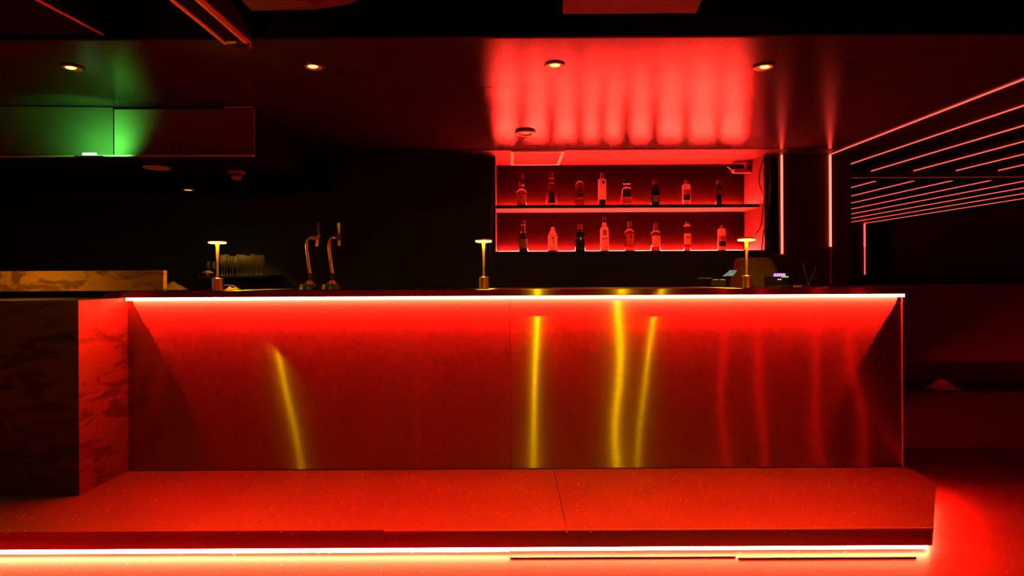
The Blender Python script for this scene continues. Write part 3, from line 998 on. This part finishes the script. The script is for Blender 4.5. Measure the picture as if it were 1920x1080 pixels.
p = on_drop(294, 311)
o = empty('recessed_light', p, 'pale-rimmed round fitting under the dropped box at the left', 'ceiling light')
obj('rim', lathe_bm([(0.044, -0.003), (0.050, -0.009), (0.076, -0.006), (0.080, -0.0005)], 30), 'offwhite_rim', o, True)
obj('lens', lathe_bm([(0.0001, -0.002), (0.044, -0.003), (0.044, -0.0005)], 24), 'copper', o, True)
p = on_drop(353, 352)
o = empty('recessed_light', p, 'small lit round fitting at the rear under the dropped box', 'ceiling light')
obj('rim', lathe_bm([(0.030, -0.003), (0.034, -0.008), (0.052, -0.006), (0.055, -0.0005)], 26), 'offwhite_rim', o, True)
obj('lens', lathe_bm([(0.0001, -0.006), (0.029, -0.004), (0.029, -0.0005)], 20), 'down_dim', o, True)
sp = spot('lamp_light', (0, 0, -0.02), (0.64, 0.02, -1.0), 70.0, 40, (1.0, 0.5, 0.06), blend=1.0, radius=0.02)
sp.parent = o
p = on_drop(443, 319)
o = empty('smoke_detector', p, 'round smoke detector under the dropped box', 'smoke detector')
obj('base_plate', lathe_bm([(0.050, -0.016), (0.052, -0.001)], 26), 'copper', o, True)
obj('vent_ring', lathe_bm([(0.036, -0.036), (0.047, -0.0165)], 22), 'dark_metal', o, True)
obj('dome', lathe_bm([(0.0001, -0.058), (0.020, -0.056), (0.032, -0.046), (0.036, -0.0365)], 22), 'copper', o, True)

# green light bar below the duct
p = at(165, 289, 3.33)
o = empty('exit_light', p, 'green light bar under the left end of the sheet metal duct', 'light')
child_at('tube', box_bm(at(155, 289, 3.33).x, at(181, 289, 3.33).x, 3.325, 3.335, p.z - 0.008, p.z + 0.008, 0.003), 'green_led', o)
child_at('holder', box_bm(at(140, 289, 3.33).x, at(192, 289, 3.33).x, 3.322, 3.349, p.z - 0.013, p.z - 0.009), 'dark_metal', o)

gl = spot('wash_light', (at(155, 289, 3.15).x - p.x, -0.17, 0.03), (at(185, 250, 3.37).x - p.x, 0.04, 0.15), 9.0, 132, (0.13, 1.0, 0.09), blend=0.8, radius=0.02)
gl.parent = o

# ------------------------------------------------------------------ hanging things over the lounge
# long fixture at the upper left
zf0 = EYE + 0.98
hf = empty('linear_fixture', (-1.2, 2.0, zf0), 'long dark ceiling fixture with copper edges and rounded end', 'ceiling fixture')
pa, pb = at(421, 81, 2.41), at(465, 81, 2.41)
xa, xb = pa.x, pb.x
zz = pa.z
y0f, y1f = 1.2, 2.41
sec = [(xa, zz + 0.004), (xb, zz + 0.004), (xb + 0.014, zz + 0.03), (xb + 0.02, zz + 0.09), (xb - 0.0, zz + 0.12), (xa + 0.01, zz + 0.12), (xa, zz + 0.05)]
bm = bmesh.new()
r0 = [bm.verts.new((x, y0f, z)) for x, z in sec]
r1 = [bm.verts.new((x, y1f, z)) for x, z in sec]
bm.faces.new(r0); bm.faces.new(r1[::-1])
for i in range(len(sec)):
    bm.faces.new((r0[i], r0[(i + 1) % len(sec)], r1[(i + 1) % len(sec)], r1[i]))
child_at('housing', bm, 'fascia', hf)
child_at('edge_rail', box_bm(xa - 0.004, xa + 0.008, y0f, y1f + 0.004, zz - 0.004, zz + 0.004), 'copper', hf)
child_at('edge_rail', box_bm(xb - 0.014, xb - 0.002, y0f, y1f, zz - 0.004, zz + 0.004), 'copper', hf)
child_at('end_rail', box_bm(xa + 0.009, xb - 0.015, y1f - 0.012, y1f, zz - 0.004, zz + 0.004), 'copper', hf)
child_at('red_rail', box_bm(xb + 0.002, xb + 0.010, y0f, y1f + 0.006, zz, zz + 0.008), 'redlabel', hf)
bm = lathe_bm([(0.0001, -0.016), (0.02, -0.013), (0.033, -0.004), (0.036, 0.006), (0.0001, 0.008)], 20, cx=xb - 0.03, cyy=y1f + 0.02, cz=zz - 0.004)
child_at('end_knob', bm, 'darkplastic', hf, True)
for yy in (1.45, 2.2):
    child_at('hanger', tube_bm([(xa + 0.05, yy, zz + 0.11), (xa + 0.05, yy, Z_HI)], 0.006, 6), 'dark_metal', hf)

# perforated round-cornered unit
za = EYE + 1.022
pa = at(474, 21, 2.2)
pu = empty('ceiling_unit', (-0.8, 1.9, za), 'dark perforated ceiling unit with rounded corner at the top', 'ceiling unit')
pts = [(pa.x, 1.55), (-0.40, 1.55), (-0.43, 1.9), (-0.50, 2.06), (-0.60, 2.14), (-0.74, 2.18), (pa.x, 2.19)]
child_at('casing', prism_bm(pts, za, za + 0.2), 'brownpanel', pu)
child_at('grille', prism_bm([(pa.x + 0.01, 1.6), (-0.74, 1.6), (-0.74, 2.15), (pa.x + 0.01, 2.16)], za - 0.004, za - 0.0005), 'perf', pu)
child_at('hanger', tube_bm([(-0.8, 1.85, za + 0.2), (-0.8, 1.85, Z_HI)], 0.008, 6), 'dark_metal', pu)
# hanging panel right of centre
p0, p1 = at(1055, 26, 2.2), at(1305, 30, 2.2)
zp = p0.z
hp = empty('ceiling_panel', (0.45, 1.95, zp), 'brown hanging panel overhead right of centre', 'ceiling panel')
child_at('board', obj_bm := prism_bm([(p0.x, 2.2), (p1.x, 2.2), (p1.x - 0.06, 1.7), (p0.x - 0.03, 1.7)], zp, zp + 0.03), 'brownpanel', hp)
for xx in (p0.x + 0.05, p1.x - 0.08):
    child_at('hanger', tube_bm([(xx, 2.0, zp + 0.03), (xx, 2.0, Z_HI)], 0.005, 6), 'dark_metal', hp)
# corner of a duct at the far upper left
q0 = at(197, 67, 2.44)
du = empty('ceiling_duct', (-2.0, 2.2, q0.z), 'dark duct corner in the upper left above the low ceiling edge', 'duct')
child_at('duct_box', prism_bm([(-2.6, 2.43), (q0.x, 2.43), (q0.x - 0.07, 1.7), (-2.6, 1.7)], q0.z + 0.001, q0.z + 0.25), 'fascia', du)
child_at('edge_rail', tube_bm([(q0.x, 2.43, q0.z), (q0.x - 0.07, 1.7, q0.z)], 0.005, 6), 'copper', du)
child_at('hanger', tube_bm([(-2.2, 2.1, q0.z + 0.25), (-2.2, 2.1, Z_HI)], 0.008, 6), 'dark_metal', du)

# ------------------------------------------------------------------ table lamps
def table_lamp(u, v, d, label, name_group='brass table lamps'):
    p = at(u, v, d)
    o = empty('table_lamp', (p.x, d, ZT), label, 'lamp', name_group)
    obj('base', lathe_bm([(0.031, 0.0005), (0.033, 0.002), (0.033, 0.076), (0.031, 0.078), (0.0001, 0.078)], 30), 'gold', o, True)
    obj('stem', lathe_bm([(0.0075, 0.078), (0.0062, 0.12), (0.0075, 0.22), (0.011, 0.285), (0.015, 0.296)], 18), 'goldstem', o, True)
    obj('shade', lathe_bm([(0.015, 0.303), (0.050, 0.303), (0.053, 0.306), (0.052, 0.312), (0.040, 0.317), (0.0001, 0.318)], 30), 'gold', o, True)
    obj('diffuser', lathe_bm([(0.016, 0.2955), (0.046, 0.296), (0.051, 0.299), (0.050, 0.3028), (0.016, 0.3029)], 30), 'table_led', o, True)
    return o


table_lamp(408, 543, 3.62, 'lit brass table lamp near the wine glasses')
lp = table_lamp(-28, 543, 3.22, 'lit brass table lamp on the plaster pier beyond the left edge')
lp.location.z = ZU - 0.0015
table_lamp(907, 540, 3.62, 'lit brass table lamp at the left edge of the bottle niche')
table_lamp(1400, 535, 3.62, 'lit brass table lamp beside the tablet')

# ------------------------------------------------------------------ beer taps
def beer_tap(du, label, big):
    d = 3.78
    P = lambda u, v, dd=0.0: at(u + du, v, d + dd)
    b = P(578, 545)
    o = empty('beer_tap', (b.x, d, ZT), label, 'beer tap', 'chrome beer taps')
    k = d / F
    child_at('base', lathe_bm([(19 * k, 0.0006), (18.5 * k, 0.004), (16.5 * k, 10 * k), (0.0001, 10.5 * k)], 28, cx=b.x, cyy=d, cz=ZT), 'goldstem' if False else 'dark_metal', o, True)
    zb = ZT + 10.6 * k
    child_at('flange', lathe_bm([(10 * k, 0), (10 * k, 2 * k), (5.5 * k, 3 * k), (5.5 * k, 6 * k), (4.2 * k, 7 * k)], 22, cx=P(581, 530).x, cyy=d, cz=zb), 'chrome', o, True)
    path = smooth_path([P(581.5, 530), P(581.5, 514), P(580, 505), P(576, 475), P(575, 460), P(577, 449), P(584, 444.5), P(592, 444.5)], 5)
    child_at('column', tube_bm(path, 3.1 * k, 12), 'chrome', o, True)
    child_at('column_sleeve', tube_bm([P(581.5, 529.5), P(581.5, 512)], 3.6 * k, 12), 'dark_metal', o, True)
    if big:
        child_at('tap_body', tube_bm([P(582, 445), P(595, 445, -0.02)], [3.2 * k, 5.0 * k], 14), 'chrome', o, True)
        child_at('tap_face', tube_bm([P(592, 445, -0.012), P(593, 445, -0.032)], 5.6 * k, 18), 'dark_metal', o, True)
        child_at('spout', tube_bm([P(594, 448, -0.01), P(593.5, 461, -0.014)], 2.8 * k, 10), 'gold', o, True)
        child_at('handle', tube_bm([P(594, 440, -0.01), P(593.6, 434, -0.01), P(593, 426, -0.01), P(592.8, 418, -0.01)], [1.0 * k, 1.8 * k, 2.8 * k, 3.1 * k], 8), 'offwhite_rim', o, True)
    else:
        child_at('tap_body', tube_bm([P(582, 444.5), P(590, 446), P(599, 445)], [3.0 * k, 4.2 * k, 3.2 * k], 12), 'chrome', o, True)
        child_at('spout', tube_bm([P(595, 448), P(594.5, 462)], [2.6 * k, 2.2 * k], 10), 'chrome', o, True)
        child_at('joint', lathe_bm([(0.0001, -3.4 * k), (2.6 * k, -2 * k), (3.2 * k, 0), (2.2 * k, 2.4 * k), (0.0001, 3 * k)], 12, cx=P(597.5, 443).x, cyy=d, cz=P(597.5, 443).z), 'redlabel', o, True)
        child_at('handle', tube_bm([P(597, 441), P(596.5, 430), P(596, 418)], [1.6 * k, 2.2 * k, 2.4 * k], 8), 'dark_metal', o, True)
    return o


beer_tap(0, 'chrome beer tap with dark handle, left of the pair', False)
beer_tap(42, 'chrome beer tap with pale handle, right of the pair', True)

# ------------------------------------------------------------------ glass shelf at the rear left
gz = at(450, 516.5, 4.62).z
gs = box('glass_shelf', at(384, 516, 4.62).x, at(514, 516, 4.62).x, 4.52, BACK - 0.001, gz - 0.015, gz, 'dark_metal')
tag(gs, 'dark rear shelf holding the wine glasses', 'shelf')
glass_me = None
spots_g = []
for i, u in enumerate((417, 426, 437, 447, 456, 465, 474, 483, 492)):
    spots_g.append((u, 4.60, 1.0 + 0.05 * math.sin(i * 2.3)))
for i, u in enumerate((421, 432, 444, 453, 462, 471, 480, 489)):
    spots_g.append((u, 4.70, 0.98 + 0.06 * math.cos(i * 1.9)))
spots_g += [(391, 4.60, 0.72), (401, 4.66, 0.70)]
prof = [(0.0001, 0.0), (0.017, 0.0005), (0.0165, 0.002), (0.004, 0.006), (0.0028, 0.012), (0.0028, 0.065), (0.006, 0.072), (0.015, 0.085), (0.0185, 0.105), (0.0175, 0.135), (0.0155, 0.163),
        (0.0149, 0.163), (0.0168, 0.135), (0.0178, 0.105), (0.0144, 0.087), (0.005, 0.076), (0.0001, 0.074)]
words = ['first', 'second', 'third', 'fourth', 'fifth', 'sixth', 'seventh', 'eighth', 'ninth']
for i, (u, d, sc) in enumerate(spots_g):
    if i < 9:
        lab = f'{words[i]} wine glass from the lamp in the front row on the rear shelf'
    elif i < 17:
        lab = f'{words[i - 9]} wine glass from the lamp in the back row on the rear shelf'
    else:
        lab = ('short stemmed glass left of the lamp on the rear shelf', 'short stemmed glass behind the lamp stem on the rear shelf')[i - 17]
    if glass_me is None:
        o = obj('wine_glass', lathe_bm(prof, 16), 'stemware', smooth=True)
        glass_me = o.data
    else:
        o = bpy.data.objects.new('wine_glass', glass_me)
        C.objects.link(o)
    o.location = (at(u, 516, d).x, d, gz + 0.0005)
    o.scale = (sc, sc, sc)
    tag(o, lab, 'glass', 'wine glasses on the rear shelf')

# small mushroom-shaped brown ornament by the glasses
p = at(384, 516, 4.56)
o = empty('small_ornament', (p.x + 0.02, 4.56, gz + 0.0005), 'small brown capped ornament at the left end of the glass shelf', 'ornament')
obj('foot', lathe_bm([(0.010, 0), (0.008, 0.012), (0.010, 0.022)], 14), 'offwhite_rim', o, True)
obj('cover', lathe_bm([(0.010, 0.0222), (0.044, 0.019), (0.034, 0.030), (0.012, 0.040), (0.0001, 0.041)], 18), 'copper', o, True)

# ------------------------------------------------------------------ things on the counter
def crumple(name, u, d, w, dep, h, mat, label, seed, cat='cloth', n=14):
    rnd = random.Random(seed)
    p = at(u, 540, d)
    bm = bmesh.new()
    ph = [rnd.uniform(0, 6.3) for _ in range(6)]
    g = []
    for j in range(n + 1):
        row = []
        for i in range(n + 1):
            a, b = i / n * 2 - 1, j / n * 2 - 1
            e = max(0.0, 1 - (abs(a) ** 2.2)) * max(0.0, 1 - (abs(b) ** 2.2))
            z = h * e * (0.62 + 0.2 * math.sin(3.1 * a + ph[0] + 1.3 * b) + 0.18 * math.sin(5.3 * b + ph[1] + 2 * a)) + 0.002
            row.append(bm.verts.new((a * w / 2 * (1 + 0.08 * math.sin(3 * b + ph[2])), b * dep / 2 * (1 + 0.08 * math.sin(4 * a + ph[3])), z)))
        g.append(row)
    for j in range(n):
        for i in range(n):
            bm.faces.new((g[j][i], g[j][i + 1], g[j + 1][i + 1], g[j + 1][i]))
    edge = [e for e in bm.edges if e.is_boundary]
    r = bmesh.ops.extrude_edge_only(bm, edges=edge)
    for v in r['geom']:
        if isinstance(v, bmesh.types.BMVert):
            v.co.z = 0.0003
    o = obj(name, bm, mat, smooth=True, loc=(p.x, d, ZT))
    return tag(o, label, cat)


crumple('bar_towel', 327, 3.95, 0.14, 0.14, 0.062, 'cloth', 'crumpled beige bar towel beside the plaster block', 3, 'towel')
crumple('bar_towel', 436, 3.80, 0.07, 0.09, 0.030, 'cloth', 'small crumpled cloth at the foot of the left lamp', 5, 'towel')
tag(obj('cable', tube_bm(smooth_path([at(420, 535, 3.80), at(428, 534.5, 3.80), at(438, 536, 3.80), at(443, 539, 3.80), at(445, 542, 3.80)]), 0.002, 6), 'white', smooth=True),
    'thin pale cable curving beside the left lamp', 'cable')

# tablet on its stand, right of centre
tb = empty('tablet_stand', (at(1345, 530, 3.90).x, 3.90, ZT), 'tilted tablet with lit screen on a dark stand', 'tablet')
P4 = [at(1353, 519, 3.90), at(1375, 518, 3.90), at(1383, 507, 3.98), at(1369, 506, 3.98)]
bm = bmesh.new()
f = bm.faces.new([bm.verts.new(v) for v in P4])
bmesh.ops.solidify(bm, geom=[f], thickness=0.008)
tabo = child_at('tablet', bm, 'darkplastic', tb)
bm = bmesh.new()
cen = sum(P4, Vector()) / 4
nrm = (P4[1] - P4[0]).cross(P4[3] - P4[0]).normalized()
if nrm.y > 0:
    nrm = -nrm
bm.faces.new([bm.verts.new(cen + (v - cen) * 0.93 + nrm * 0.0015) for v in P4])
so = obj('screen', bm, 'screen')
so.parent = tabo
a, b = at(1333, 524, 3.88), at(1362, 531, 3.88)
child_at('tray', box_bm(a.x, b.x, 3.88, 3.99, ZT + 0.0006, a.z, 0.003), 'darkplastic', tb)
child_at('tray_light', box_bm(a.x + 0.012, a.x + 0.05, 3.876, 3.8795, a.z - 0.004, a.z + 0.001), 'offwhite_rim', tb)
child_at('tray_light', box_bm(a.x + 0.062, a.x + 0.096, 3.876, 3.8795, a.z - 0.004, a.z + 0.001), 'offwhite_rim', tb)
child_at('tray_arm', tube_bm([at(1308, 521.5, 3.9), at(1334, 522, 3.9)], 0.004, 6), 'dark_metal', tb)
child_at('post', tube_bm([at(1370, 517, 3.94), at(1366, 531, 3.94)], 0.006, 8), 'dark_metal', tb)

# card terminal with purple screen
ct = empty('card_terminal', (at(1463, 527, 3.85).x, 3.85, ZT), 'small card terminal with purple screen and lime glow', 'card terminal')
a, b = at(1447, 518, 3.85), at(1479, 527.5, 3.85)
zt = a.z
bm = box_bm(a.x, b.x, 3.85, 3.97, ZT + 0.0006, zt, 0.006)
child_at('body', bm, 'darkplastic', ct)
bm = bmesh.new()
P4 = [at(1450, 518.5, 3.849), at(1474, 518.5, 3.849), at(1472, 512.5, 3.90), at(1451, 512.5, 3.90)]
f = bm.faces.new([bm.verts.new(v) for v in P4])
bmesh.ops.solidify(bm, geom=[f], thickness=0.006)
child_at('screen', bm, 'purple', ct)
child_at('lime_edge', box_bm(b.x - 0.05, b.x - 0.004, 3.843, 3.8495, zt - 0.008, zt - 0.001, 0.001), 'lime', ct)
child_at('key_light', box_bm(a.x + 0.04, a.x + 0.046, 3.843, 3.8495, zt - 0.024, zt - 0.018), 'down_dim', ct)
child_at('key_light', box_bm(a.x + 0.054, a.x + 0.060, 3.843, 3.8495, zt - 0.024, zt - 0.018), 'down_dim', ct)

# cloth-covered machine behind the terminal
cz0 = 0.9
mb = bmesh.new()
n = 28
rings = []
c0, c1 = at(1425, 482, 4.25), at(1432, 532, 4.25)
for t in (0.0, 0.35, 0.7, 0.92, 1.0):
    ring = []
    zt_ = c1.z - 0.06 + (c0.z - c1.z + 0.06) * t
    hw = 0.19 * (1 - t) + 0.115 * t - (0.02 if t == 1.0 else 0)
    hd = 0.16 * (1 - t) + 0.10 * t - (0.02 if t == 1.0 else 0)
    for k in range(n):
        an = 2 * math.pi * k / n
        c_, s_ = math.cos(an), math.sin(an)
        qd = (abs(c_) ** 4 + abs(s_) ** 4) ** -0.25
        w_ = 1 + (1 - t) * 0.07 * math.sin(an * 7)
        ring.append(mb.verts.new((c0.x * t + c1.x * (1 - t) + hw * qd * c_ * w_, 4.38 + hd * qd * s_ * w_, zt_)))
    rings.append(ring)
for a_, b_ in zip(rings, rings[1:]):
    for k in range(n):
        mb.faces.new((a_[k], a_[(k + 1) % n], b_[(k + 1) % n], b_[k]))
mb.faces.new(rings[-1]); mb.faces.new(rings[0][::-1])
cm = tag(obj('covered_machine', mb, 'browncloth', smooth=True), 'bar machine under a draped brown cloth behind the right lamp', 'covered machine')
zlow = c1.z - 0.06
bb = box('back_counter', -0.13, 2.4, 4.16, BACK - 0.001, 0.0, zlow - 0.0005, 'black')
tag(bb, 'black back counter under the bottle niche', 'counter')
tag(box('back_counter', -3.2, -0.9, 4.45, BACK - 0.001, 0.0, gz - 0.30, 'black'), 'black back counter under the wine glass shelf', 'counter')

# flat tray and wires at the right end of the counter
tr = empty('flat_tray', (at(1500, 530, 3.70).x, 3.70, ZT), 'thin dark tray at the right end of the countertop', 'tray')
a, b = at(1432, 529, 3.70), at(1546, 529, 3.70)
child_at('plate', box_bm(a.x, b.x, 3.70, 3.86, ZT + 0.0006, ZT + 0.010, 0.002), 'dark_metal', tr)
child_at('clip', box_bm(at(1490, 530, 3.69).x, at(1503, 530, 3.69).x, 3.69, 3.70, ZT + 0.001, ZT + 0.013, 0.001), 'copper', tr)
wires = (((1506, 494), (1508, 505), (1512, 518)), ((1508, 494), (1513, 493)), ((1505, 508), (1510, 508)), ((1529, 500), (1527, 512), (1521, 518)), ((1522, 519), (1532, 524)), ((1557, 500), (1552, 512), (1550, 530)))
labs = ('bent thin wire standing at the right counter end', 'tip of a bent wire above the right counter end', 'short cross wire on the bent wire stem',
        'curved thin wire right of the bent wire', 'thin wire lying on the right counter end', 'thin upright cable below the unlit wall channel')
we = empty('wire_stand', (at(1515, 530, 3.95).x, 3.95, ZT), 'tangle of thin bent wires standing at the right counter end', 'wire stand')
for w_ in wires[:5]:
    child_at('wire', tube_bm(smooth_path([at(u, v, 3.95) for u, v in w_], 4), 0.0016, 6), 'chrome', we, True)
child_at('wire_base', lathe_bm([(0.03, 0.0006), (0.03, 0.008), (0.0001, 0.01)], 16, cx=at(1516, 530, 3.95).x, cyy=3.95, cz=ZT), 'dark_metal', we, True)
child_at('wire', tube_bm([at(1512, 518, 3.95), (at(1516, 530, 3.95).x, 3.95, ZT + 0.005)], 0.0016, 6), 'chrome', we, True)
child_at('wire', tube_bm([at(1521, 518, 3.95), (at(1516, 530, 3.95).x, 3.95, ZT + 0.005)], 0.0016, 6), 'chrome', we, True)
tag(obj('cable', tube_bm(smooth_path([at(u, v, 4.10) for u, v in wires[5]], 4), 0.002, 6), 'dark_metal', smooth=True),
    'thin upright cable below the unlit wall channel', 'cable')

# ------------------------------------------------------------------ low bench right of the bar
bn = empty('bench', (3.4, 4.4, 0), 'dark low bench in the gloom right of the bar', 'bench')
ztop = at(1740, 736, 4.3).z
child_at('seat', box_bm(2.75, 4.6, 4.30, 4.78, ztop - 0.10, ztop, 0.012), 'black', bn)
child_at('front_board', box_bm(2.78, 4.58, 4.34, 4.36, 0.0, ztop - 0.101), 'black', bn)
child_at('backrest', box_bm(2.75, 4.6, 4.70, 4.78, ztop + 0.0005, at(1740, 534, 4.7).z, 0.02), 'seatcloth', bn)
child_at('end_board', box_bm(2.78, 2.80, 4.361, 4.76, 0.0, ztop - 0.101), 'black', bn)
p = at(1778, 724, 4.40)
cr = crumple('paper_heap', 1778, 4.45, 0.20, 0.14, 0.075, 'redpile', 'crumpled red paper heap on the dark bench', 9, 'paper', 18)
cr.location = (p.x, 4.45, ztop + 0.0005)
